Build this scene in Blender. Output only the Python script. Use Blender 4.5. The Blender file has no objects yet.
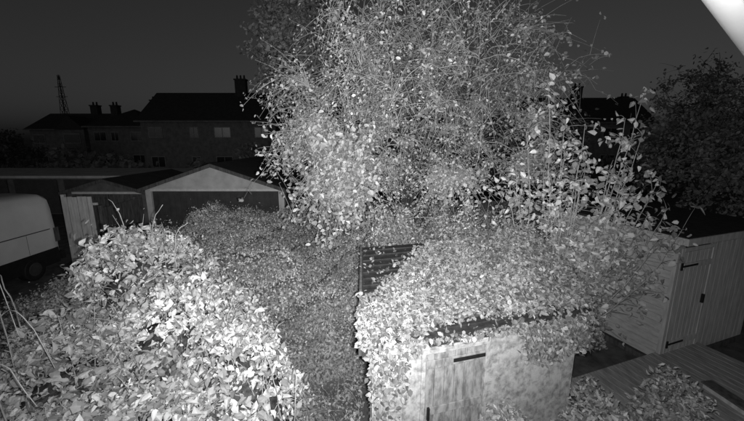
import bpy, math, random
import numpy as np
from mathutils import Vector, Matrix
R = np.random.RandomState(7)
random.seed(7)
scene = bpy.context.scene
col = scene.collection

# ---------------------------------------------------------------- materials
def gray(name, v, v2=None, scale=4.0, rough=0.8, bump=0.0, detail=6.0, stretch=(1,1,1), spec=0.2, lo=0.35, hi=0.65):
    if v2 is None: v2 = v*0.65
    m = bpy.data.materials.new(name); m.use_nodes = True
    nt = m.node_tree; b = nt.nodes["Principled BSDF"]
    tc = nt.nodes.new("ShaderNodeTexCoord"); mp = nt.nodes.new("ShaderNodeMapping")
    mp.inputs["Scale"].default_value = stretch
    nt.links.new(tc.outputs["Object"], mp.inputs[0])
    n = nt.nodes.new("ShaderNodeTexNoise"); n.inputs["Scale"].default_value = scale; n.inputs["Detail"].default_value = detail
    n.inputs["Roughness"].default_value = 0.65
    nt.links.new(mp.outputs[0], n.inputs["Vector"])
    cr = nt.nodes.new("ShaderNodeValToRGB")
    cr.color_ramp.elements[0].position = lo; cr.color_ramp.elements[1].position = hi
    cr.color_ramp.elements[0].color = (v2, v2, v2, 1); cr.color_ramp.elements[1].color = (v, v, v, 1)
    nt.links.new(n.outputs["Fac"], cr.inputs[0]); nt.links.new(cr.outputs[0], b.inputs["Base Color"])
    b.inputs["Roughness"].default_value = rough
    b.inputs["Specular IOR Level"].default_value = spec
    if bump > 0:
        bn = nt.nodes.new("ShaderNodeBump"); bn.inputs["Strength"].default_value = bump; bn.inputs["Distance"].default_value = 0.03
        nt.links.new(n.outputs["Fac"], bn.inputs["Height"]); nt.links.new(bn.outputs[0], b.inputs["Normal"])
    return m

def leafmat(name, v, trans=0.0, rough=0.5, spec=0.35):
    m = bpy.data.materials.new(name); m.use_nodes = True
    nt = m.node_tree; b = nt.nodes["Principled BSDF"]; out = nt.nodes["Material Output"]
    at = nt.nodes.new("ShaderNodeAttribute"); at.attribute_name = "shade"
    mu = nt.nodes.new("ShaderNodeMath"); mu.operation = 'MULTIPLY'; mu.inputs[1].default_value = v
    nt.links.new(at.outputs["Fac"], mu.inputs[0])
    cb = nt.nodes.new("ShaderNodeCombineColor")
    for i in range(3): nt.links.new(mu.outputs[0], cb.inputs[i])
    nt.links.new(cb.outputs[0], b.inputs["Base Color"])
    b.inputs["Roughness"].default_value = rough; b.inputs["Specular IOR Level"].default_value = spec
    return m

M_ground = gray("soil_grass", 0.12, 0.05, 3, 0.95, 0.5)
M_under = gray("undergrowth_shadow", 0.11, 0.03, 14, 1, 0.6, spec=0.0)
M_moss = gray("leaf_litter", 0.26, 0.05, 22, 1, 0.8, detail=10, spec=0.0, lo=.4, hi=.6)
M_felt = gray("roof_felt", 0.04, 0.018, 10, 0.9, 0.3)
M_tile = gray("roof_tile", 0.045, 0.03, 3, 0.9, 0.2)
M_brick = gray("house_brick", 0.15, 0.09, 2, 0.9)
M_render = gray("pale_render", 0.5, 0.34, 1.5, 0.85, 0.15)
M_trim = gray("painted_trim", 0.6, 0.45, 5, 0.6)
M_trimd = gray("dim_frames", .24, .18, 3)
M_glass = gray("dark_glass", 0.02, 0.015, 2, 0.15, spec=0.5)
M_door = gray("garage_door_metal", 0.06, 0.04, 3, 0.5)
M_wood = gray("weathered_wood", 0.52, 0.36, 5, 0.85, 0.3, stretch=(3, 3, 0.5))
M_woodh = gray("weathered_wood_boards", 0.52, 0.38, 6, 0.85, 0.3, stretch=(1, 1, 3))
M_woodd = gray("dark_wood", 0.12, 0.05, 5, 0.9, 0.3, stretch=(3, 3, 0.5))
M_flaky = gray("flaking_paint", 0.44, 0.20, 11, 0.85, 0.4, detail=14, lo=0.36, hi=0.58)
M_flaky2 = gray("flaking_paint_door", 0.31, 0.14, 10, 0.85, 0.4, detail=14, stretch=(1.5, 1.5, .5), lo=0.38, hi=0.58)
M_iron = gray("black_iron", 0.02, 0.012, 20, 0.5)
M_van = gray("van_paint", 0.72, 0.62, 1.2, 0.35, spec=0.5)
M_black = gray("black_plastic", 0.02, 0.014, 5, 0.6)
M_bark = gray("bark", 0.42, 0.25, 8, 0.9, 0.4)
M_barkd = gray("bark_dark", 0.05, 0.025, 8, 0.9, 0.4)
M_cane = gray("pale_cane", 0.5, 0.3, 12, 0.7)
M_white = gray("white_upvc", 0.8, 0.76, 4, 0.4)
M_deck = gray("deck_board", 0.36, 0.2, 6, 0.8, 0.3, stretch=(3, .5, 3))
L_bush = leafmat("bramble_leaf", 0.55)
L_tree = leafmat("tree_leaf", 0.38)
L_tree2 = leafmat("shrub_leaf", 0.46)
L_ivy = leafmat("ivy_leaf", 0.215)
L_cover = leafmat("ground_leaf", 0.52)
L_dark = leafmat("distant_leaf", 0.12)
L_dim = leafmat("hedge_leaf", 0.28)

# ---------------------------------------------------------------- mesh tools
def empty(name, loc=(0, 0, 0)):
    o = bpy.data.objects.new(name, None); o.location = loc; o.empty_display_size = 0.2
    col.objects.link(o); return o

class MB:
    def __init__(s): s.v = []; s.f = []; s.m = []; s.mats = []
    def mi(s, mat):
        if mat not in s.mats: s.mats.append(mat)
        return s.mats.index(mat)
    def add(s, vs, fs, mat):
        o = len(s.v); k = s.mi(mat)
        s.v += [tuple(float(c) for c in p) for p in vs]
        for f in fs: s.f.append([i+o for i in f]); s.m.append(k)
    def box(s, lo, hi, mat, M=None):
        x0, y0, z0 = lo; x1, y1, z1 = hi
        vs = [(x0,y0,z0),(x1,y0,z0),(x1,y1,z0),(x0,y1,z0),(x0,y0,z1),(x1,y0,z1),(x1,y1,z1),(x0,y1,z1)]
        if M is not None: vs = [tuple(M @ Vector(p)) for p in vs]
        s.add(vs, [(0,3,2,1),(4,5,6,7),(0,1,5,4),(1,2,6,5),(2,3,7,6),(3,0,4,7)], mat)
    def slab(s, quad, th, mat):
        top = [Vector(q) for q in quad]; bot = [q - Vector((0, 0, th)) for q in top]
        s.add(bot+top, [(0,3,2,1),(4,5,6,7),(0,1,5,4),(1,2,6,5),(2,3,7,6),(3,0,4,7)], mat)
    def tube(s, pts, rad, mat, n=5, cap=True):
        pts = np.asarray(pts, float); k = len(pts)
        if np.isscalar(rad): rad = [rad]*k
        T = np.gradient(pts, axis=0); T /= (np.linalg.norm(T, axis=1)[:, None]+1e-9)
        ref = np.array([0.31, 0.17, 0.93]) if abs(T[0][2]) < .9 else np.array([1., 0.1, 0])
        A = np.cross(T, ref); A /= (np.linalg.norm(A, axis=1)[:, None]+1e-9); B = np.cross(T, A)
        an = 2*np.pi*np.arange(n)/n; rad = np.asarray(rad, float)
        vs = (pts[:, None]+rad[:, None, None]*(np.cos(an)[None, :, None]*A[:, None]+np.sin(an)[None, :, None]*B[:, None])).reshape(-1, 3)
        fs = [(i*n+j, i*n+(j+1) % n, (i+1)*n+(j+1) % n, (i+1)*n+j) for i in range(k-1) for j in range(n)]
        if cap: fs += [tuple(range(n))[::-1], tuple((k-1)*n+j for j in range(n))]
        s.add(vs.tolist(), fs, mat)
    def build(s, name, parent=None, smooth=False, bevel=0):
        me = bpy.data.meshes.new(name); me.from_pydata(s.v, [], s.f)
        for m in s.mats: me.materials.append(m)
        me.polygons.foreach_set("material_index", s.m)
        if smooth: me.polygons.foreach_set("use_smooth", [True]*len(s.f))
        me.update()
        o = bpy.data.objects.new(name, me); col.objects.link(o)
        if parent: o.parent = parent
        if bevel:
            b = o.modifiers.new("bev", 'BEVEL'); b.width = bevel; b.segments = 2; b.limit_method = 'ANGLE'
        return o

LEAF = np.array([(0,0,0),(.26,-.5,.06),(.26,.5,.06),(.62,-.42,.04),(.62,.42,.04),(1,0,-.08),(.3,0,-.03),(.66,0,-.04)], float)
LF = [(0,6,1),(0,2,6),(1,6,7,3),(6,2,4,7),(3,7,5),(7,4,5)]
SL = np.array([(0,0,0),(.28,-.5,.05),(.68,-.4,.03),(1,0,-.05),(.68,.4,.03),(.28,.5,.05)], float)
SF = [(0,3,2,1),(0,5,4,3)]
def unit(a): return a/(np.linalg.norm(a, axis=-1, keepdims=True)+1e-9)
def leaves(name, P, N, size, wid, mat, parent=None, simple=False, nj=0.6, droop=0.0, lo=.55, hi=1.1, curl=1.0, mul=None):
    P = np.asarray(P, float); n = len(P)
    N = unit(unit(np.asarray(N, float)) + R.normal(0, nj, (n, 3)))
    T = R.normal(0, 1, (n, 3)); T[:, 2] -= droop
    T = unit(T - (T*N).sum(1)[:, None]*N); B = np.cross(N, T)
    L = SL if simple else LEAF; F = SF if simple else LF
    size = np.broadcast_to(size, (n,)).reshape(n, 1, 1)
    w = wid*R.uniform(.65, 1.25, (n, 1, 1)); c = curl*R.uniform(-.5, 3.2, (n, 1, 1))
    l = L[None]+R.normal(0, .035, (n, len(L), 3))
    V = P[:, None] + size*(l[:, :, 0:1]*T[:, None] + l[:, :, 1:2]*w*B[:, None] + l[:, :, 2:3]*c*N[:, None])
    k = len(L); V = V.reshape(-1, 3)
    F_all = []
    offs = np.arange(n)*k
    tri = [f for f in F if len(f) == 3]; qd = [f for f in F if len(f) == 4]
    for grp in (tri, qd):
        if grp:
            a = (np.array(grp)[None]+offs[:, None, None]).reshape(-1, len(grp[0])); F_all += a.tolist()
    me = bpy.data.meshes.new(name); me.from_pydata(V.tolist(), [], F_all)
    at = me.attributes.new("shade", 'FLOAT', 'POINT')
    s0 = (lo+(hi-lo)*R.rand(n)**1.2)*np.where(R.rand(n) < .06, 1.25, 1)
    if mul is not None: s0 = s0*mul
    sh = np.repeat(s0, k).reshape(n, k)
    sh *= R.uniform(.82, 1.12, (n, k))
    if not simple: sh[:, 6:] *= 1.18
    at.data.foreach_set("value", sh.reshape(-1).astype(np.float32))
    me.materials.append(mat); me.update()
    o = bpy.data.objects.new(name, me); col.objects.link(o)
    if parent: o.parent = parent
    return o

def bez(a, b, c, k):
    t = np.linspace(0, 1, k)[:, None]
    return (1-t)**2*a+2*t*(1-t)*b+t*t*c

def lump(P, s=1.0, ph=0.0):
    P = np.asarray(P)*s
    return (np.sin(P[:, 0]*2.1+1.3*np.sin(P[:, 1]*1.7+ph)+ph)+np.sin(P[:, 2]*2.6+1.1*np.sin(P[:, 0]*1.9)+2*ph)+np.sin(P[:, 1]*2.3+P[:, 2]*1.4+ph))/3

# ---------------------------------------------------------------- tree builder
def make_tree(name, base, center, radii, n1, n2, n3, per, lsize, wid, mb_, ml, tr, ttr=.006, seed=1, gap=-.35, simple=True, nstem=1,
              shell=.35, arch=.25, twl=.5, lo=.5, hi=1.1, extra=None, dens=None, mtw=None, sizef=None, side=2):
    rs = np.random.RandomState(seed); mtw = mtw or mb_
    par = empty(name, base); off = np.array(base, float)
    base = np.array(base, float); center = np.array(center, float); radii = np.array(radii, float)
    mb = MB(); nodes = []; nr = []
    def wig(p, a):
        q = p.copy(); d = rs.normal(0, a, p.shape); d[0] = 0; d = np.cumsum(d, 0)*.5; return q+d
    for i in range(n1):
        u = unit(rs.normal(0, 1, 3)); u[2] = abs(u[2])*.9-.15
        t = center+radii*u*.7
        st = base+np.array([rs.normal(0, .15), rs.normal(0, .15), 0])*(1 if nstem > 1 else .2)
        c = st+(t-st)*np.array([.25, .25, .6])
        p = wig(bez(st, c, t, 16), .05*radii.mean()/3); r = np.linspace(tr, tr*.18, 16)*rs.uniform(.5, 1)
        if nstem == 1 and i == 0: r[:4] *= 1.3
        mb.tube(p-off, r, mb_, 7); nodes += list(p[4:]); nr += list(r[4:])
    N1 = np.array(nodes); R1 = np.array(nr); n2n = []; 
    for i in range(n2):
        u = unit(rs.normal(0, 1, 3)); t = center+radii*u*rs.uniform(.35, .9)
        if t[2] < base[2]+.4: t[2] = base[2]+.8
        d = np.linalg.norm(N1-t, axis=1)+rs.uniform(0, .6, len(N1))*radii.mean()*.3
        j = d.argmin(); s = N1[j]; Ln = np.linalg.norm(t-s)
        c = (s+t)/2+np.array([0, 0, arch*Ln]); p = wig(bez(s, c, t, 10), .03*Ln)
        r0 = min(R1[j]*.7, .024*radii.mean()/3+.004); mb.tube(p-off, np.linspace(r0, r0*.35, 10), mtw, 5); n2n += list(p[2:])
    N2 = np.array(n2n); LP = []; LN = []
    for i in range(n3):
        u = unit(rs.normal(0, 1, 3)); rr = rs.uniform(shell, 1.0)*(1+.13*math.sin(u[0]*5+seed)+.1*math.sin(u[2]*7+seed*2))
        t = center+radii*u*rr
        if extra is not None and i < len(extra): t = np.array(extra[i], float)
        if t[2] < base[2]+.3: continue
        if gap > -1 and lump(t[None], 1.5/max(1, radii.mean()/3), seed)[0] < gap: continue
        j = (np.linalg.norm(N2-t, axis=1)).argmin(); s = N2[j]; Ln = np.linalg.norm(t-s)
        if Ln > 1.5: t = s+(t-s)*1.5/Ln; Ln = 1.5
        c = (s+t)/2+np.array([rs.normal(0, .1*Ln), rs.normal(0, .1*Ln), arch*Ln+.05]); k = 7
        p = wig(bez(s, c, t-np.array([0, 0, .1*Ln]), k), .03*Ln)
        mb.tube(p-off, np.linspace(ttr, ttr*.4, k), mtw, 3, False)
        for q in range(side):
            a = p[rs.randint(2, k)]; e = a+rs.normal(0, twl*.5, 3)+np.array([0, 0, -.05])
            pp = bez(a, (a+e)/2+np.array([0, 0, .08]), e, 4); mb.tube(pp-off, np.linspace(ttr*.7, ttr*.3, 4), mtw, 3, False)
            p = np.vstack([p, pp])
        m = rs.poisson(per*(1 if dens is None else dens(t)))
        if m > 0:
            idx = rs.randint(max(1, k//2-1), len(p), m)
            L = p[idx]+rs.normal(0, lsize*.7, (m, 3)); LP += list(L)
            nn = unit(L-center)*.5+np.array([0, -.35, .5]); LN += list(nn)
    mb.build("branches", par, True)
    LP = np.array(LP); LN = np.array(LN)
    sz = lsize*rs.uniform(.5, 1.3, len(LP))
    if sizef is not None: sz = sz*sizef(LP)
    leaves("foliage", LP-off, LN, sz, wid, ml, par, simple, .8, .5, lo, hi)
    return par

# ---------------------------------------------------------------- ground
gb = MB(); gb.add([(-300,-60,0),(300,-60,0),(300,400,0),(-300,400,0)], [(0,1,2,3)], M_ground); gb.build("ground")

def hcov(x, y):
    g = np.clip((y-4.6)/5.5, 0, 1)
    h = .15+1.25*g+.16*np.sin(x*1.7+y*.9)+.12*np.sin(y*2.3-x*1.1)+.08*np.sin(x*5+y*4)+.08*np.sin(x*3.1-y*6)
    h = h+.13*np.sin(x*2.7+1.5*np.sin(y*1.3))*np.sin(y*3.1+x)
    h = h+1.6*np.exp(-((x-1.5)/2.1)**4-((y-7.6)/.95)**2)*(1+.12*np.sin(x*4)+.1*np.sin(x*9+1))
    h = h+.55*np.exp(-((x+3.4)/1.6)**2-((y-8.6)/1.3)**2)
    h = h+.5*np.exp(-((x+1.0)/.8)**2-((y-6.8)/.7)**2)
    h = h*np.clip((x+8.4)/2.2, .18, 1)
    return np.maximum(h, .04)
def incov(x, y):
    shed = (x > -.14) & (x < 3.15) & (y < 6.3) & (y > 2.95)
    return ~shed & (x > -8.9) & (x < 9.5) & (y < 12.9) & ~((x > 3.3) & (y < 8.0))
cov = empty("ground_ivy")
xs = np.linspace(-9, 9.5, 120); ys = np.linspace(2.2, 13, 90)
vv = []; ff = []
for j, yy in enumerate(ys):
    for i, xx in enumerate(xs):
        h = float(hcov(xx, yy))-.1
        if not bool(incov(np.array(xx), np.array(yy))): h = -.05
        vv.append((xx, yy, h))
nx = len(xs)
for j in range(len(ys)-1):
    for i in range(nx-1): ff.append((j*nx+i, j*nx+i+1, (j+1)*nx+i+1, (j+1)*nx+i))
b = MB(); b.add(vv, ff, M_moss); b.build("leaf_litter", cov, True)
n = 200000
x = R.uniform(-9, 9.5, n); y = 2.3+10.6*R.rand(n)
k = incov(x, y) & ((x < 4.5) | (R.rand(n) < .3)) & ~((x < -1.5) & (y < 5)) & ~((x > -.1) & (y < 3.3)); x = x[k]; y = y[k]
z = hcov(x, y)+R.exponential(.05, len(x))-.08
clump = .5+.5*np.sin(x*3.3+2*np.sin(y*2.1))*np.sin(y*3.7+1.5*np.sin(x*2.9))
patch = .5+.5*np.sin(x*1.3+1.7*np.sin(y*.9+1)+.5)*np.sin(y*1.6+1.2*np.sin(x*1.1))
z += .18*clump**2
sp = R.rand(len(x)) < .05; z[sp] += R.uniform(0, .28, sp.sum())
e_ = .05
gx = (hcov(x+e_, y)-hcov(x-e_, y))/(2*e_); gy = (hcov(x, y+e_)-hcov(x, y-e_))/(2*e_)
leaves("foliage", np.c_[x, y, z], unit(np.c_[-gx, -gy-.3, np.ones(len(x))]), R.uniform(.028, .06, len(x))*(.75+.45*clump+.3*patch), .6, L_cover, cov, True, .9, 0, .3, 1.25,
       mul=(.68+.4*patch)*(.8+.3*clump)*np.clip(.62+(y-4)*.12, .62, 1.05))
mb = MB()
for i in range(1300):
    a = R.uniform(-6, 4); b_ = R.uniform(4, 11)
    if not bool(incov(np.array(a), np.array(b_))): continue
    s = np.array([a, b_, float(hcov(a, b_))-.05]); t = s+np.array([R.normal(0, .2), R.normal(0, .2), R.uniform(.1, .4)])
    mb.tube(bez(s, (s+t)/2+[0, 0, .1], t, 5), [.005, .005, .004, .003, .002], M_bark, 3, False)
mb.build("weed_stalks", cov, True)

# ---------------------------------------------------------------- big bramble bush (left)
bush = empty("bramble_bush", (-2.8, 4.2, 0)); bo = np.array((-2.8, 4.2, 0))
E = [(-4.0,5.75,1.35,1.4,2.8),(-2.8,4.5,1.4,1.6,2.15),(-1.7,3.8,.85,1.1,1.9),(-3.7,3.7,1.15,1.3,1.8),(-2.4,2.9,1.45,1.1,1.62),(-4.5,4.6,1.0,1.2,1.6),(-3.2,2.7,1.2,1.0,1.6)]
def insideE(P, sc):
    r = np.zeros(len(P), bool)
    for (cx, cy, a, b_, h) in E:
        r |= ((P[:,0]-cx)/(a*sc))**2+((P[:,1]-cy)/(b_*sc))**2+(P[:,2]/(h*sc))**2 < 1
    return r
PP = []; NN = []
for (cx, cy, a, b_, h) in E:
    m = int(10500*(a*b_+a*h)/5)
    u = unit(R.normal(0, 1, (m, 3))); u[:, 2] = np.abs(u[:, 2])
    q = u*np.array([a, b_, h])
    rad = 1-np.abs(R.normal(0, .08, m))+.13*lump(q+cx, 1.8, cy)+.09*lump(q, 4.5, cx)
    k = lump(q+cy, 3.2, cx+2) > -.66
    far = R.rand(m) < .04; rad[far] += R.uniform(.03, .16, far.sum())
    p = q*rad[:, None]+np.array([cx, cy, 0]); PP.append(p[k]); NN.append((u/np.array([a, b_, h]))[k])
PP = np.vstack(PP); NN = unit(np.vstack(NN)); k = ~insideE(PP, .80) & (PP[:, 2] > .1); PP = PP[k]; NN = NN[k]
NN = NN*.8+np.array([.05, -.3, .4])
sz = np.where(R.rand(len(PP)) < .55, R.uniform(.03, .07, len(PP)), R.uniform(.065, .145, len(PP)))
leaves("foliage", PP-bo, NN, sz, .55, L_bush, bush, False, .85, .4, .35, 1.2, mul=.85+.25*lump(PP, 2.2, 1))
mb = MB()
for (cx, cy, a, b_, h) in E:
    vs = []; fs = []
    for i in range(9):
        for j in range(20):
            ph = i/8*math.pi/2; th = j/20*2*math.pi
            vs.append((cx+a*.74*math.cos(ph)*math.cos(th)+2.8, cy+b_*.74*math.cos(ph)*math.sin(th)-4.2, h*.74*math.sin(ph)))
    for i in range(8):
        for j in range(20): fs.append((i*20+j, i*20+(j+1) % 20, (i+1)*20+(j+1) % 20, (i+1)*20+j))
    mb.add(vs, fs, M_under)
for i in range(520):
    e = E[R.randint(len(E))]; u = unit(R.normal(0, 1, 3)); u[2] = abs(u[2])*.8+.3; u = unit(u)
    s = np.array([e[0], e[1], .1])+R.normal(0, .4, 3)*[1, 1, 0]
    t = np.array([e[0], e[1], 0])+u*np.array([e[2], e[3], e[4]])*R.uniform(.9, 1.12)
    c = (s+t)/2+np.array([0, 0, .7]); p = bez(s, c, t, 8)+np.cumsum(R.normal(0, .02, (8, 3)), 0)
    mb.tube(p-bo, np.linspace(.008, .003, 8), M_cane, 4)
for (s, c, t) in [((-4.3,3.2,.8),(-3.9,3.2,3.4),(-3.2,3.0,1.9)),((-4.6,3.9,1),(-4.5,3.8,3.6),(-3.6,3.2,2.1)),((-5,4.4,1),(-4.9,4.2,3.1),(-4.2,3.5,2.2)),((-3.6,2.9,1),(-3.4,2.6,2.9),(-2.8,2.5,1.9)),((-.95,3.2,.3),(-.93,3.2,1),(-.82,3.15,1.75)),((-1.1,3.5,.3),(-1.0,3.5,1.2),(-1.15,3.3,1.95)),
                  ((-4.2,5.6,2),(-4.1,5.5,2.8),(-4.4,5.6,3.15)),((-3.8,5.6,2),(-3.7,5.5,2.8),(-3.4,5.4,3.1)),((-3.3,5.4,2),(-3.3,5.3,2.6),(-3.0,5.4,2.8))]:
    p = bez(np.array(s), np.array(c), np.array(t), 14)+np.cumsum(R.normal(0, .008, (14, 3)), 0); mb.tube(p-bo, np.linspace(.009, .004, 14), M_cane, 5)
mb.build("canes", bush, True)

# ---------------------------------------------------------------- central shed
shed = empty("overgrown_shed", (1.4, 4.6, 0)); so = Vector((1.4, 4.6, 0))
A = Vector((-.1,3.05,2.08)); Bq = Vector((2.7,3.85,2.08)); Cq = Vector((2.9,6.15,2.36)); D = Vector((-.16,5.4,2.36))
mb = MB(); mb.slab([A-so, Bq-so, Cq-so, D-so], .07, M_felt)
def rp(u, v, dz=0):
    p = (A*(1-u)+Bq*u)*(1-v)+(D*(1-u)+Cq*u)*v; return p+Vector((0, 0, dz))-so
for i in range(13):
    v = .02+i*.075
    mb.slab([rp(.005, v, .04), rp(.995, v, .035), rp(.995, v+.06, .012), rp(.005, v+.06, .014)], .018, M_felt)
mb.slab([rp(0,-.015,.02), rp(1,-.015,.02), rp(1,-.001,.02), rp(0,-.001,.02)], .12, M_felt)
mb.slab([rp(-.012,0,.03), rp(-.001,0,.03), rp(-.001,1,.03), rp(-.012,1,.03)], .12, M_woodd)
mb.build("roof", shed)
fx = (Bq-A).normalized(); fx.z = 0; fx.normalize(); fn = Vector((fx.y, -fx.x, 0))   # outward (toward camera)
o0 = A+Vector((.1,.12,0)); o0.z = 0; W = 2.7
Mx = Matrix(((fx.x, -fn.x, 0, o0.x-so.x), (fx.y, -fn.y, 0, o0.y-so.y), (0, 0, 1, 0), (0, 0, 0, 1)))
mb = MB()
mb.box((0,0,0),(.56,.08,2.0), M_flaky, Mx); mb.box((1.42,0,0),(W,.08,2.0), M_flaky, Mx); mb.box((.56,0,1.86),(1.42,.08,2.0), M_flaky, Mx)
for q in np.arange(1.55, W-.1, .16): mb.box((q,-.012,0),(q+.148,-.002,1.98), M_flaky, Mx)
for q in np.arange(.02, .5, .165): mb.box((q,-.012,0),(q+.153,-.002,1.98), M_flaky, Mx)
def wall(p, q, h1, h2):
    p = p-so; q = q-so; d = (q-p); d.z = 0; d.normalize(); nn = Vector((-d.y, d.x, 0))*.08
    vs = []
    for (a, h) in ((p, h1), (q, h2)):
        for s_ in (0, 1):
            b_ = a+nn*s_; vs += [(b_.x, b_.y, 0), (b_.x, b_.y, h)]
    mb.add(vs, [(0,4,5,1),(2,3,7,6),(1,5,7,3),(0,2,6,4),(0,1,3,2),(4,6,7,5)], M_woodd)
p_bl = D+Vector((.12,-.1,0)); p_br = Cq+Vector((-.12,-.12,0)); p_fr = Vector((o0.x+fx.x*W, o0.y+fx.y*W, 0))
wall(p_bl, o0+Vector((.0,.085,0)), 2.24, 2.01); wall(p_fr+Vector((-.02,.09,0)), p_br, 2.01, 2.24); wall(p_br, p_bl, 2.24, 2.24)
mb.build("walls", shed)
mb = MB()
for i in range(6): mb.box((.61+i*.127,.015,.05),(.61+i*.127+.12,.05,1.80), M_flaky2, Mx)
for zz in (.3, 1.02, 1.62): mb.box((.62,-.008,zz),(1.36,.013,zz+.1), M_flaky2, Mx)
mb.box((.56,-.02,0),(.61,.06,1.86), M_flaky, Mx); mb.box((1.37,-.02,0),(1.42,.06,1.86), M_flaky, Mx); mb.box((.61,-.02,1.81),(1.37,.06,1.86), M_flaky, Mx)
for zz in (1.655, .33): mb.box((.95,-.022,zz),(1.36,-.01,zz+.045), M_iron, Mx)
mb.box((.64,-.04,.98),(.67,-.01,1.14), M_iron, Mx)
mb.build("door", shed, bevel=.004)
def baref(u, v):
    # felt shows in a ragged wedge along the left and rear edges, with streaks between board laps
    edge = .03+.34*np.clip((v-.30)/.66, 0, 1)+.035*np.sin(v*46)+.03*np.sin(v*19+u*30)
    wedge = 1.15/(1+np.exp((u-edge)/.022))*np.clip((v-.28)/.12, 0, 1)
    rear = 1.1*np.exp(-((v-.965-.02*np.sin(u*9))/.04)**2)*(u < .58)
    front = 1.2*np.exp(-((u-.43)/.17)**2-((v-.0)/.05)**2)
    st = .9*np.exp(-((v-.74-.1*u)/.02)**2)*(u < .55)+.8*np.exp(-((v-.60-.1*u)/.018)**2)*(u < .38)
    return wedge+rear+front+st
n = 36000; u = R.rand(n)*1.03-.015; v = R.rand(n)*1.03-.02
bare = baref(u, v)
fld = .5+.5*np.sin(u*17+3*np.sin(v*9))*np.sin(v*14+2*np.sin(u*7))
fine = .5+.5*np.sin(u*61+2*np.sin(v*33))*np.sin(v*47+2*np.sin(u*29))
keep = R.rand(n) > np.clip(bare*1.12-fld*.2, 0, .975)+.35*(fine < .3)
u = u[keep]; v = v[keep]; fine = fine[keep]; fld = fld[keep]
Pr = np.array([rp(a, b_) for a, b_ in zip(u, v)])
thick = (.02+.06*fine+.05*(.5+.5*np.sin(u*11+v*5))*(.5+.5*np.sin(v*8-u*6))+.12*u)*np.clip(u*5, .2, 1)
Pr[:, 2] += .04+R.rand(len(u))*thick
leaves("roof_ivy", Pr, np.tile([0, -.25, 1.], (len(u), 1)), R.uniform(.028, .072, len(u)), .7, L_ivy, shed, True, .9, 0, .3, 1.5, mul=.75+.4*fld)
n = 4200; s = R.rand(n)*2.8-.08
keep = ~((s > .5) & (s < 1.6) & (R.rand(n) < .88)); s = s[keep]; n = len(s)
dl = .03+.07*(.5+.5*np.sin(s*7))*(.5+.5*np.sin(s*3.1+1)) + np.where(s < .34, (1.2-2.6*np.abs(s-.05))*R.rand(n), 0) + np.where(s > 1.75, .35, 0)
zz = 2.1-R.rand(n)**1.2*dl*1.2
oo = -.02-R.rand(n)*.12
Pf = np.array([Mx @ Vector((a, b_-.1, c)) for a, b_, c in zip(s, oo, zz)])
leaves("wall_ivy", Pf, np.tile([fn.x, fn.y, .4], (n, 1)), R.uniform(.028, .072, n), .7, L_ivy, shed, True, .7, 1.0, .35, 1.4)
mb = MB()
for i in range(320):
    a = R.rand(); b_ = R.rand(); e = (a+R.normal(0, .07), b_+R.normal(0, .10))
    if baref(np.array(a), np.array(b_)) > .3 or baref(np.array(e[0]), np.array(e[1])) > .3: continue
    p0 = np.array(rp(a, b_, .05)); p1 = np.array(rp(min(1, max(0, e[0])), min(1, max(0, e[1])), .12))
    mb.tube(bez(p0, (p0+p1)/2+np.array([0, 0, .06]), p1, 6), .0035, M_bark, 4)
mb.build("ivy_stems", shed, True)

# ---------------------------------------------------------------- right garden shed
gs = empty("garden_shed", (5.29, 5.6, 0)); go = Vector((5.29, 5.6, 0))
ang = math.radians(20)
G = Matrix.Rotation(ang, 4, 'Z')
mb = MB(); Wd = 2.6; Dp = 2.4; H = 2.42
for i in range(17):
    x0 = .0+i*Wd/17
    if .1 < x0+.07 < .95: continue
    mb.box((x0,-.0,.12),(x0+Wd/17-.008,.03,H), M_wood, G)
mb.box((.0,.03,.12),(Wd,.05,H), M_woodd, G)
for i in range(16):
    z0 = .14+i*.143; mb.box((-.03,.06,z0),(0,Dp,z0+.136), M_woodh, G)
mb.box((0,.06,.12),(.03,Dp,H), M_woodd, G); mb.box((0,Dp-.03,.12),(Wd,Dp,H), M_woodd, G); mb.box((Wd-.03,.06,.12),(Wd,Dp-.03,H), M_woodd, G)
mb.box((-.035,-.012,.1),(.045,.057,H), M_wood, G)
mb.box((-.05,-.03,0),(Wd,Dp,.1), M_woodd, G)
mb.build("walls", gs)
mb = MB()
q = [G @ Vector(p) for p in ((-.14,-.16,H+.1),(Wd+.1,-.16,H+.1),(Wd+.1,Dp+.1,H+.14),(-.14,Dp+.1,H+.14))]
mb.slab(q, .05, M_felt)
mb.box((-.15,-.185,H-.03),(Wd+.1,-.162,H+.09), M_wood, G); mb.box((-.165,-.185,H-.03),(-.142,Dp+.1,H+.09), M_wood, G)
mb.build("roof", gs)
mb = MB()
for i in range(7): mb.box((.12+i*.117,-.012,.2),(.12+i*.117+.112,.02,2.2), M_wood, G)
for zz in (.4, 1.9): mb.box((.13,-.034,zz),(.93,-.013,zz+.1), M_wood, G)
for zz in (.435, 1.935):
    mb.box((.10,-.045,zz),(.52,-.035,zz+.035), M_iron, G); mb.box((.06,-.045,zz-.05),(.10,-.025,zz+.085), M_iron, G)
mb.box((.045,-.02,.12),(.115,-.001,2.28), M_wood, G); mb.box((.95,-.02,.12),(1.02,-.001,2.28), M_wood, G); mb.box((.12,-.02,2.21),(.95,-.001,2.28), M_wood, G)
mb.box((.86,-.055,1.15),(.90,-.013,1.32), M_iron, G)
mb.build("door", gs, bevel=.003)

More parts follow.
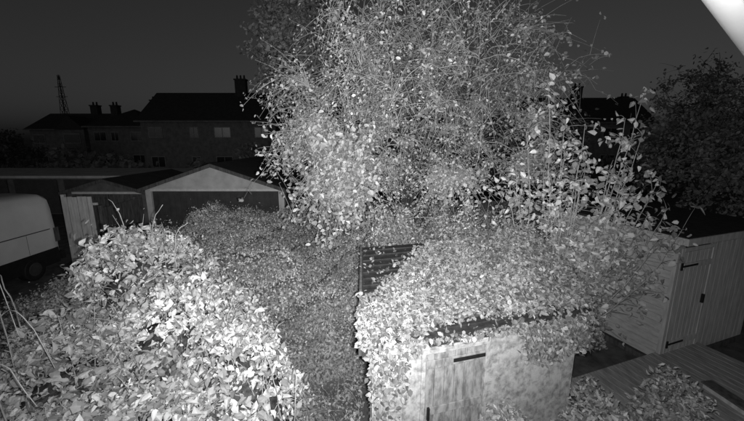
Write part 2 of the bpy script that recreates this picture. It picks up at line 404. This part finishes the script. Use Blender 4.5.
# decking in front of it
dk = MB(); Dm = Matrix.Translation((3.7, 3.55, 0)) @ Matrix.Rotation(ang, 4, 'Z')
for i in range(22):
    dk.box((i*.15,-.6,.24),(i*.15+.138,1.45,.27), M_deck, Dm)
dk.box((0,-.64,.08),(3.3,-.602,.265), M_deck, Dm); dk.box((-.04,-.64,.08),(-.002,1.45,.265), M_deck, Dm)
for j in (-.5, .4, 1.3): dk.box((.02,j,.0),(3.25,j+.07,.238), M_woodd, Dm)
dk.build("timber_decking", bevel=.004)
hr = MB(); Sm = Matrix.Translation((5.22, 4.72, 0)) @ Matrix.Rotation(math.radians(-84), 4, 'Z')
hr.box((0,0,.275),(1.1,.12,.37), M_wood, Sm); hr.box((0,-.05,.373),(1.1,.15,.40), M_woodd, Sm)
hr.build("timber_step", bevel=.006)

# low plants at foot of shed
n = 9500; p = np.c_[1.2+R.rand(n)*3.0, 3.0+R.rand(n)*.75, R.rand(n)]
p[:, 1] += (p[:, 0]-1.2)*.22-.1; p[:, 2] = R.rand(n)**.6*(.75+.3*np.sin(p[:, 0]*5))
leaves("border_plants", p, np.tile([0, -.5, .8], (n, 1)), R.uniform(.04, .10, n), .5, L_cover, None, False, .8, .3, .25, .85)

# ---------------------------------------------------------------- centre tree
ext = []
for i in range(190):
    ext.append((R.normal(-.8, .42), R.normal(7.1, .4), R.uniform(2.3, 4.2)))
for i in range(75):
    ext.append((R.normal(-1.9, .38), R.normal(7.7, .4), R.uniform(3.3, 5.4)))
for i in range(70):
    ext.append((R.uniform(3.0, 4.6), R.normal(7.8, .4), R.uniform(3.0, 5.0)))
for i in range(90):
    ext.append((R.uniform(.2, 3.2), R.normal(7.2, .3), R.uniform(2.6, 3.5)))
def dens(t):
    c = math.exp(-((t[0]-1.7)/1.9)**2-((t[2]-4.9)/1.6)**2)
    return (1-.74*c)*(1.25 if t[0] < -.2 else 1.0)
def sizef(L):
    return np.where((L[:, 0] < .1) & (L[:, 2] < 4.4), 1.5, 1.0)*np.where((L[:, 0] > 3.2) | ((L[:, 0] > 1.5) & (L[:, 2] < 3.6)), 1.35, 1)
make_tree("overgrown_apple_tree", (.7, 8.4, .2), (1.05, 8.2, 5.1), (3.4, 2.6, 2.75), 11, 170, 1600, 25, .066, .62, M_barkd, L_tree, .07, .0075, 3, -.55, True, 5,
          .3, .35, .7, .3, 1.3, ext, dens, M_bark, sizef, 3)

# ---------------------------------------------------------------- right leafy shrub, upright stems
sh = empty("leafy_shrub", (3.75, 6.5, 0)); off = np.array((3.75, 6.5, 0)); mb = MB(); LP = []; LN = []
tips = [(3.0,6.1,4.9),(3.35,6.2,4.2),(3.7,6.1,4.35),(4.4,5.95,4.85),(4.15,5.9,4.5),(4.55,5.8,4.2),(4.8,5.7,3.5),(4.9,5.5,3.0),(5.0,5.3,2.75),(2.75,6.3,3.7),(3.9,5.7,3.6),(3.5,5.8,3.3),(4.3,5.5,3.1),(4.6,5.4,2.5),(3.2,6.0,3.1),(4.0,6.3,3.9),(2.6,6.4,3.2),(4.1,5.4,2.4),(3.7,5.6,2.7),(3.0,6.2,3.6),(3.3,6.0,3.9),(4.3,5.8,3.7),(2.85,6.3,4.3),(3.9,5.6,3.1),(4.2,5.7,3.4),(3.6,5.9,3.6),(4.4,5.4,2.8)]
for t in tips:
    t = np.array(t); s = off+np.array([R.normal(0, .15), R.normal(0, .15), 0]); c = s+(t-s)*np.array([.75, .75, .45])
    p = bez(s, c, t, 16)+np.cumsum(R.normal(0, .015, (16, 3)), 0); mb.tube(p-off, np.linspace(.02, .005, 16), M_bark, 5)
    for k_ in range(6, 16):
        for q in range(4 if k_ < 12 else 3):
            e = p[k_]+R.normal(0, .19, 3)*(1.2-.06*(k_-6)); mb.tube(bez(p[k_], (p[k_]+e)/2+[0, 0, .04], e, 4)-off, [.006, .005, .004, .003], M_bark, 3)
            for w in range(R.randint(2, 5)): LP.append(e+R.normal(0, .07, 3)); LN.append([R.normal(0,.3), -.7, .5])
mb.build("stems", sh, True); LP = np.array(LP)
leaves("foliage", LP-off, LN, R.uniform(.055, .15, len(LP)), .58, L_tree2, sh, False, .8, .3, .35, 1.25)
n = 12000; u = unit(R.normal(0, 1, (n, 3))); u[:, 2] = np.abs(u[:, 2])
p = u*np.array([1.0, .95, 2.1])*(1-np.abs(R.normal(0, .08, n))+.14*lump(u*3, 2))[:, None]+np.array([3.95, 6.9, 0])
hg = empty("garden_hedge", (3.95, 6.9, 0))
leaves("foliage", p-np.array([3.95, 6.9, 0]), u+[0, -.3, .3], R.uniform(.035, .08, n), .6, L_cover, hg, True, .8, .2, .3, 1.1)
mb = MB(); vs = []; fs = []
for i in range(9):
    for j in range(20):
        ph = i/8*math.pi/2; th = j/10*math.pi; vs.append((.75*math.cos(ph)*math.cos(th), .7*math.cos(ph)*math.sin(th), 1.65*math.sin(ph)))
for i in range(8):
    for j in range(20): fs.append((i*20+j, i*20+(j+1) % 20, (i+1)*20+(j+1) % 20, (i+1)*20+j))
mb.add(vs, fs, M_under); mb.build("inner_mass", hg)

# ---------------------------------------------------------------- garages
def garage(name, x0, x1, y0, dep, eave, apex, wallm, doorm, ndoor, slope_door=True):
    g = empty(name, ((x0+x1)/2, y0, 0)); W = (x1-x0)/2; mb = MB()
    dz = eave-.12; dw = W-.22
    mb.box((-W,0,0),(-dw,.2,dz), wallm); mb.box((dw,0,0),(W,.2,dz), wallm)
    mb.add([(-W,0,dz),(W,0,dz),(W,0,eave),(0,0,apex),(-W,0,eave),(-W,.2,dz),(W,.2,dz),(W,.2,eave),(0,.2,apex),(-W,.2,eave)],
           [(0,1,2,3,4),(9,8,7,6,5),(0,5,6,1)], wallm)
    mb.box((-W,.2,0),(-W+.2,dep,eave-.02), M_brick); mb.box((W-.2,.2,0),(W,dep,eave-.02), M_brick); mb.box((-W+.2,dep-.2,0),(W-.2,dep,eave-.02), M_brick)
    mb.build("walls", g)
    mb = MB(); t = .08
    for s in (-1, 1):
        e = (s*(W+.18), eave-.09); a = (0, apex+.03)
        vs = [(e[0],-.18,e[1]),(a[0],-.18,a[1]),(a[0],dep,a[1]),(e[0],dep,e[1]),(e[0],-.18,e[1]+t),(a[0],-.18,a[1]+t),(a[0],dep,a[1]+t),(e[0],dep,e[1]+t)]
        mb.add(vs, [(0,3,2,1),(4,5,6,7),(0,1,5,4),(1,2,6,5),(2,3,7,6),(3,0,4,7)], M_tile)
        vs = [(e[0],-.21,e[1]-.07),(a[0],-.21,a[1]-.07),(a[0],-.182,a[1]-.07),(e[0],-.182,e[1]-.07),(e[0],-.21,e[1]+t*.9),(a[0],-.21,a[1]+t*.9),(a[0],-.182,a[1]+t*.9),(e[0],-.182,e[1]+t*.9)]
        mb.add(vs, [(0,3,2,1),(4,5,6,7),(0,1,5,4),(1,2,6,5),(2,3,7,6),(3,0,4,7)], M_woodd)
    mb.build("roof", g)
    mb = MB()
    for k_ in range(ndoor):
        a = -dw+k_*2*dw/ndoor+.03; b_ = a+2*dw/ndoor-.06
        mb.box((a,.06,.02),(b_,.1,dz-.02), doorm)
        m = int((b_-a)/.22)
        for i in range(m): mb.box((a+.03+i*(b_-a-.06)/m,.045,.1),(a+.03+(i+.72)*(b_-a-.06)/m,.058,dz-.12), doorm)
    mb.box((-dw,-.02,dz-.0),(dw,-.003,dz+.1), M_trim)
    mb.build("door", g)
    return g
garage("double_garage", -9.0, -3.5, 13.4, 6, 2.25, 3.12, M_render, M_door, 1)
garage("lock_up_garage", -13.2, -9.75, 14.6, 5, 1.95, 2.4, M_brick, M_woodd, 2)
g = empty("garage_block", (-18, 19, 0)); mb = MB()
mb.box((-8,0,0),(9,5,2.05), M_brick); mb.box((-8.2,-.3,2.06),(9.2,5.2,2.2), M_render)
for i in range(6): mb.box((-7.6+i*2.8,-.05,.05),(-5.2+i*2.8,-.003,1.95), M_door)
mb.build("walls", g)

# fences
def fence(name, p, q, h, mat, w=.12):
    p = Vector(p); q = Vector(q); L = (q-p).length; a = math.atan2(q.y-p.y, q.x-p.x)
    M = Matrix.Rotation(a, 4, 'Z'); mb = MB(); n = int(L/w)
    for i in range(n):
        mb.box((i*w,-.0+.008*(i % 2),.05),(i*w+w*.93,.018+.008*(i % 2),h+.01*math.sin(i*2.3)), mat, M)
    for z in (.35, h-.3): mb.box((0,.03,z),(L,.07,z+.08), mat, M)
    for i in range(int(L/1.8)+1): mb.box((i*1.8-.05,.03,0),(i*1.8+.05,.13,h+.08), mat, M)
    o = mb.build(name); o.location = p; return o
fence("wooden_fence", (-3.3,13.6,0), (10,13.2,0), 1.75, M_woodd)
fence("wooden_fence", (-10.05,10.9,0), (-9.1,11.1,0), 2.3, M_wood, .14)
fence("wooden_fence", (-9.0,11.2,0), (-9.1,13.3,0), 1.9, M_woodd)
fence("wooden_fence", (8.1,8.4,0), (13,14,0), 1.8, M_woodd)

# ---------------------------------------------------------------- van
van = empty("parked_van", (-11.05, 8.0, 0)); mb = MB()
def ring(y, hw, zb, zt, r):
    pts = [(-hw*.97,zb),(-hw,zb+.25),(-hw,zb+(zt-zb)*.45),(-hw*.95,zt-r*1.2),(-hw*.9,zt-r*.45),(-hw*.8,zt-r*.1),(-hw*.4,zt),(0,zt+.015)]
    pts = pts+[(-a, b_) for a, b_ in pts[-2::-1]]
    return [(a, y, b_) for a, b_ in pts]
st = [(2.58,.90,.62,2.26,.34),(2.5,.98,.42,2.42,.32),(2.3,1.0,.38,2.51,.28),(0,1.0,.38,2.54,.26),(-1.2,1.0,.38,2.48,.28),(-1.9,.98,.38,1.75,.35),(-2.0,.98,.38,1.35,.25),(-2.6,.9,.4,1.15,.2),(-2.72,.82,.5,.95,.2)]
rings = [ring(*s) for s in st]; vs = [p for r_ in rings for p in r_]; m = len(rings[0]); fs = []
for i in range(len(rings)-1):
    for j in range(m): fs.append((i*m+j, i*m+(j+1) % m, (i+1)*m+(j+1) % m, (i+1)*m+j))
fs += [tuple(range(m)), tuple((len(rings)-1)*m+j for j in range(m))[::-1]]
mb.add(vs, fs, M_van); mb.build("body", van, True).modifiers.new("es", 'EDGE_SPLIT').split_angle = math.radians(40)
mb = MB()
for y0, y1 in ((-1.1,-.15),): mb.box((.985,y0,1.45),(1.004,y1,2.0), M_glass)
for s in (-1, 1):
    mb.box((s*1.0-.012,-2.3,.3),(s*1.0+.022,2.45,.78), M_black)
mb.box((-.85,2.585,1.5),(-.05,2.6,2.1), M_glass); mb.box((.05,2.585,1.5),(.85,2.6,2.1), M_glass)
mb.box((-1,2.56,.35),(1,2.68,.6), M_black); mb.box((-.01,2.59,.62),(.01,2.605,2.25), M_black)
for yy in (.1, 1.55): mb.box((.975,yy,.79),(1.0015,yy+.01,1.38), M_door)
mb.box((1.0,-.1,1.39),(1.010,2.3,1.415), M_door)
mb.build("trim", van)
mb = MB()
for s in (-1, 1): mb.box((s*.95-.05,2.42,.95),(s*.95+.045,2.60,1.4), M_woodd)
mb.build("tail_lights", van, bevel=.01)
mb = MB()
for s in (-1, 1):
    for yy in (-1.75, 1.6):
        mb.tube([(s*.78,yy,.34),(s*.8,yy,.34),(s*1.01,yy,.34),(s*1.035,yy,.34)], [.3,.34,.34,.3], M_black, 24)
        mb.tube([(s*1.036,yy,.34),(s*1.045,yy,.34)], [.2,.18], M_door, 16)
mb.build("wheels", van, False)

# ---------------------------------------------------------------- houses
def house(name, x0, x1, y0, y1, eave, ridge, chim, hip=True, gable_bays=(), wins=4):
    g = empty(name, ((x0+x1)/2, y0, 0)); W = (x1-x0)/2; D_ = y1-y0; mb = MB()
    mb.box((-W,0,0),(W,D_,eave), M_brick)
    mb.build("walls", g)
    mb = MB(); h = (D_/2 if hip else .0); o = .4
    vs = [(-W-o,-o,eave),(W+o,-o,eave),(W+o,D_+o,eave),(-W-o,D_+o,eave),(-W-o+h,D_/2,ridge),(W+o-h,D_/2,ridge)]
    mb.add(vs, [(0,1,5,4),(1,2,5),(2,3,4,5),(3,0,4),(0,3,2,1)], M_tile)
    mb.box((-W-o,-o-.1,eave-.18),(W+o,-o-.005,eave-.005), M_brick)
    mb.build("roof", g)
    mb = MB()
    for (cx, cy, w, top) in chim:
        mb.box((cx-w/2,cy-.4,eave),(cx+w/2,cy+.4,top), M_tile); mb.box((cx-w/2-.08,cy-.48,top+.003),(cx+w/2+.08,cy+.48,top+.15), M_tile)
        k_ = max(2, int(w/.4))
        for i in range(k_): mb.tube([(cx-w/2+(i+.5)*w/k_,cy,top+.15),(cx-w/2+(i+.5)*w/k_,cy,top+.6)], [.13,.1], M_tile, 8)
    mb.build("chimneys", g)
    mb = MB()
    for i in range(wins):
        cx = -W+(i+.5)*2*W/wins+.3*math.sin(i*3+x0); hw_ = (.8, .5, .95)[i % 3]
        for z0, z1 in ((1.0,2.3),(eave-1.9,eave-.7)):
            mb.box((cx-hw_,-.06,z0),(cx+hw_,-.003,z1), M_trimd); mb.box((cx-hw_+.08,-.09,z0+.08),(cx-.04,-.063,z1-.08), M_glass); mb.box((cx+.04,-.09,z0+.08),(cx+hw_-.08,-.063,z1-.08), M_glass)
    for bx in gable_bays:
        mb.box((bx-1.7,-.8,0),(bx+1.7,-.002,eave-.1), M_brick)
        mb.add([(bx-2,-1,eave-.1),(bx+2,-1,eave-.1),(bx,-1,eave+1.7),(bx-2,2,eave-.1),(bx+2,2,eave-.1),(bx,2,eave+1.7)], [(0,1,2),(0,2,5,3),(1,4,5,2),(0,3,4,1)], M_tile)
        mb.box((bx-1.1,-.86,eave-1.9),(bx+1.1,-.803,eave-.6), M_trimd); mb.box((bx-1.0,-.89,eave-1.8),(bx+1.0,-.863,eave-.7), M_glass)
    mb.build("windows", g)
house("brick_house", -26.4, -11, 40, 49, 6.3, 9.9, [(2.6,4.2,1.3,11.3)], False, (), 4)
house("brick_house", -36.5, -29.2, 45, 53, 5.9, 8.3, [(3.0,4,1.0,9.4),(-2.6,4,.9,8.7)], True, (), 3)
house("brick_house", -46, -37.5, 47, 55, 5.6, 7.9, [(2,4,1.0,8.9)], False, (2,), 3)
house("brick_house", 21, 36, 45, 54, 6.4, 9.9, [(-.2,4.5,1.2,11.2),(6.4,4.5,1.0,9.9)], False, (), 4)
house("brick_house", 4, 17, 46, 55, 6.4, 9.8, [(3,4.5,1.4,11.0)], True, (), 4)
house("brick_house", -9, 2.5, 44, 53, 6.3, 9.6, [(0,4.5,1.4,11.0)], True, (), 4)

tw = MB(); Hh = 16.5
def leg(i, z):
    w = .8*(1-z/Hh)+.12; return np.array([(-w, w)[i in (1, 2)], (-w, w)[i in (2, 3)], z])
for i in range(4): tw.tube([leg(i, 0), leg(i, Hh)], .05, M_iron, 4)
lv = np.linspace(0, Hh, 14)
for a, b_ in zip(lv[:-1], lv[1:]):
    for i in range(4):
        j = (i+1) % 4; tw.tube([leg(i, a), leg(j, b_)], .03, M_iron, 4); tw.tube([leg(j, a), leg(i, b_)], .03, M_iron, 4); tw.tube([leg(i, b_), leg(j, b_)], .03, M_iron, 4)
for z in (12.5, 14.3): tw.tube([(-1.1, 0, z), (1.1, 0, z)], .05, M_iron, 4)
o = tw.build("lattice_mast"); o.location = (-60.8, 70, 0)

# ---------------------------------------------------------------- other trees
make_tree("garden_tree", (12.6, 11.8, 0), (12.6, 12.0, 3.8), (3.0, 2.5, 2.6), 5, 40, 520, 30, .13, .6, M_barkd, L_dim, .14, .01, 11, -.6, True, 1, .3, .2, .5)
make_tree("garden_tree", (16.2, 17, 0), (15.6, 17, 5.4), (1.9, 2.0, 3.2), 5, 30, 230, 20, .16, .6, M_barkd, L_dim, .16, .012, 12, -.3, True, 1, .3, .2, .5)
make_tree("garden_tree", (-40, 36, 0), (-40, 36, 2.8), (6, 3, 3.0), 5, 40, 330, 25, .3, .7, M_barkd, L_dark, .2, .02, 13, -.7, True, 1, .2, .2, .8)
make_tree("garden_tree", (-2.4, 15.5, 0), (-2.8, 15.5, 8.0), (2.6, 2, 3.0), 6, 50, 520, 34, .17, .6, M_barkd, L_dim, .16, .012, 14, -.6, True, 1, .2, .2, .6)
make_tree("garden_tree", (7.5, 17, 0), (7.5, 17, 4.2), (3, 2, 2.4), 5, 40, 300, 22, .18, .6, M_barkd, L_dark, .16, .012, 15, -.6, True, 1, .2, .2, .6)
n = 14000; xx = R.uniform(-45, 40, n); hh = 2.2+.9*np.sin(xx*.5)+.6*np.sin(xx*1.3+1)+.3*np.sin(xx*3.1)
p = np.c_[xx, 27+R.normal(0, .7, n), hh*R.rand(n)**.5]
leaves("distant_hedge", p, np.tile([0, -.7, .5], (n, 1)), R.uniform(.25, .55, n), .6, L_dark, None, True, .7)

# ---------------------------------------------------------------- own house (eave above camera)
own = empty("rendered_house", (0, 0, 0)); ea = math.radians(38.6)
Em = Matrix.Rotation(ea, 4, 'Z')      # local x along eave, local -y toward the house wall
mb = MB()
mb.box((-3,-.62,4.40),(6,.115,4.42), M_white, Em)
mb.build("soffit", own)
mb = MB(); mb.box((-3,.117,4.395),(6,.135,4.56), M_white, Em)
pts = [(.137+.055-.055*math.cos(a), 4.50-.06*math.sin(a)) for a in np.linspace(0, math.pi, 9)]
vs = [tuple(Em @ Vector((x_, a, b_))) for x_ in (-3, 6) for a, b_ in pts]
mb.add(vs, [(i, i+1, 9+i+1, 9+i) for i in range(8)], M_white); mb.build("fascia_and_gutter", own, True)
mb = MB(); mb.slab([Em @ Vector(p) for p in ((-3,.17,4.62),(6,.17,4.62),(6,-3,6.6),(-3,-3,6.6))], .05, M_tile); mb.build("roof", own)
mb = MB(); mb.box((-3,-.8,0),(6,-.55,4.395), M_render, Em); mb.build("wall", own)

# ---------------------------------------------------------------- world, lights, camera
w = bpy.data.worlds.new("World"); scene.world = w; w.use_nodes = True; nt = w.node_tree
sky = nt.nodes.new("ShaderNodeTexSky"); sky.sky_type = 'NISHITA'; sky.sun_disc = False
sky.sun_elevation = math.radians(4); sky.sun_rotation = math.radians(200); sky.altitude = 0; sky.dust_density = 2
bw = nt.nodes.new("ShaderNodeRGBToBW"); nt.links.new(sky.outputs[0], bw.inputs[0])
bg = nt.nodes["Background"]; nt.links.new(bw.outputs[0], bg.inputs[0]); bg.inputs[1].default_value = 0.016

def sun(e, rot, s, a):
    l = bpy.data.lights.new("night_fill_sun", 'SUN'); l.energy = s; l.angle = math.radians(a)
    o = bpy.data.objects.new("night_fill_sun", l); col.objects.link(o)
    d = Vector((math.sin(rot)*math.cos(e), math.cos(rot)*math.cos(e), math.sin(e)))
    o.rotation_euler = d.to_track_quat('Z', 'Y').to_euler()
sun(math.radians(4), math.radians(200), 0.02, 10)  # very weak sun added as night skylight fill, not a visible source
def spot(name, loc, tgt, P, cone, blend, r):
    l = bpy.data.lights.new(name, 'SPOT'); l.energy = P; l.spot_size = math.radians(cone); l.spot_blend = blend; l.shadow_soft_size = r
    o = bpy.data.objects.new(name, l); col.objects.link(o); o.location = loc
    o.rotation_euler = (Vector(tgt)-Vector(loc)).to_track_quat('-Z', 'Y').to_euler()
spot("infrared_flood_lamp", (.0, .06, 4.16), (-1, 6, 1.8), 580, 174, .7, .03)
spot("infrared_spot_lamp", (.06, .06, 4.05), (-.9, 9, 3.2), 2700, 100, 1, .02)

cam = bpy.data.cameras.new("camera"); co = bpy.data.objects.new("camera", cam); col.objects.link(co)
co.location = (0, 0, 4.1); co.rotation_euler = (math.radians(90-11.6), 0, 0)
cam.sensor_width = 36; cam.lens = 36*341/744; cam.clip_start = .02; cam.clip_end = 1000
scene.camera = co
scene.view_settings.view_transform = 'Standard'; scene.view_settings.look = 'None'; scene.view_settings.exposure = 0
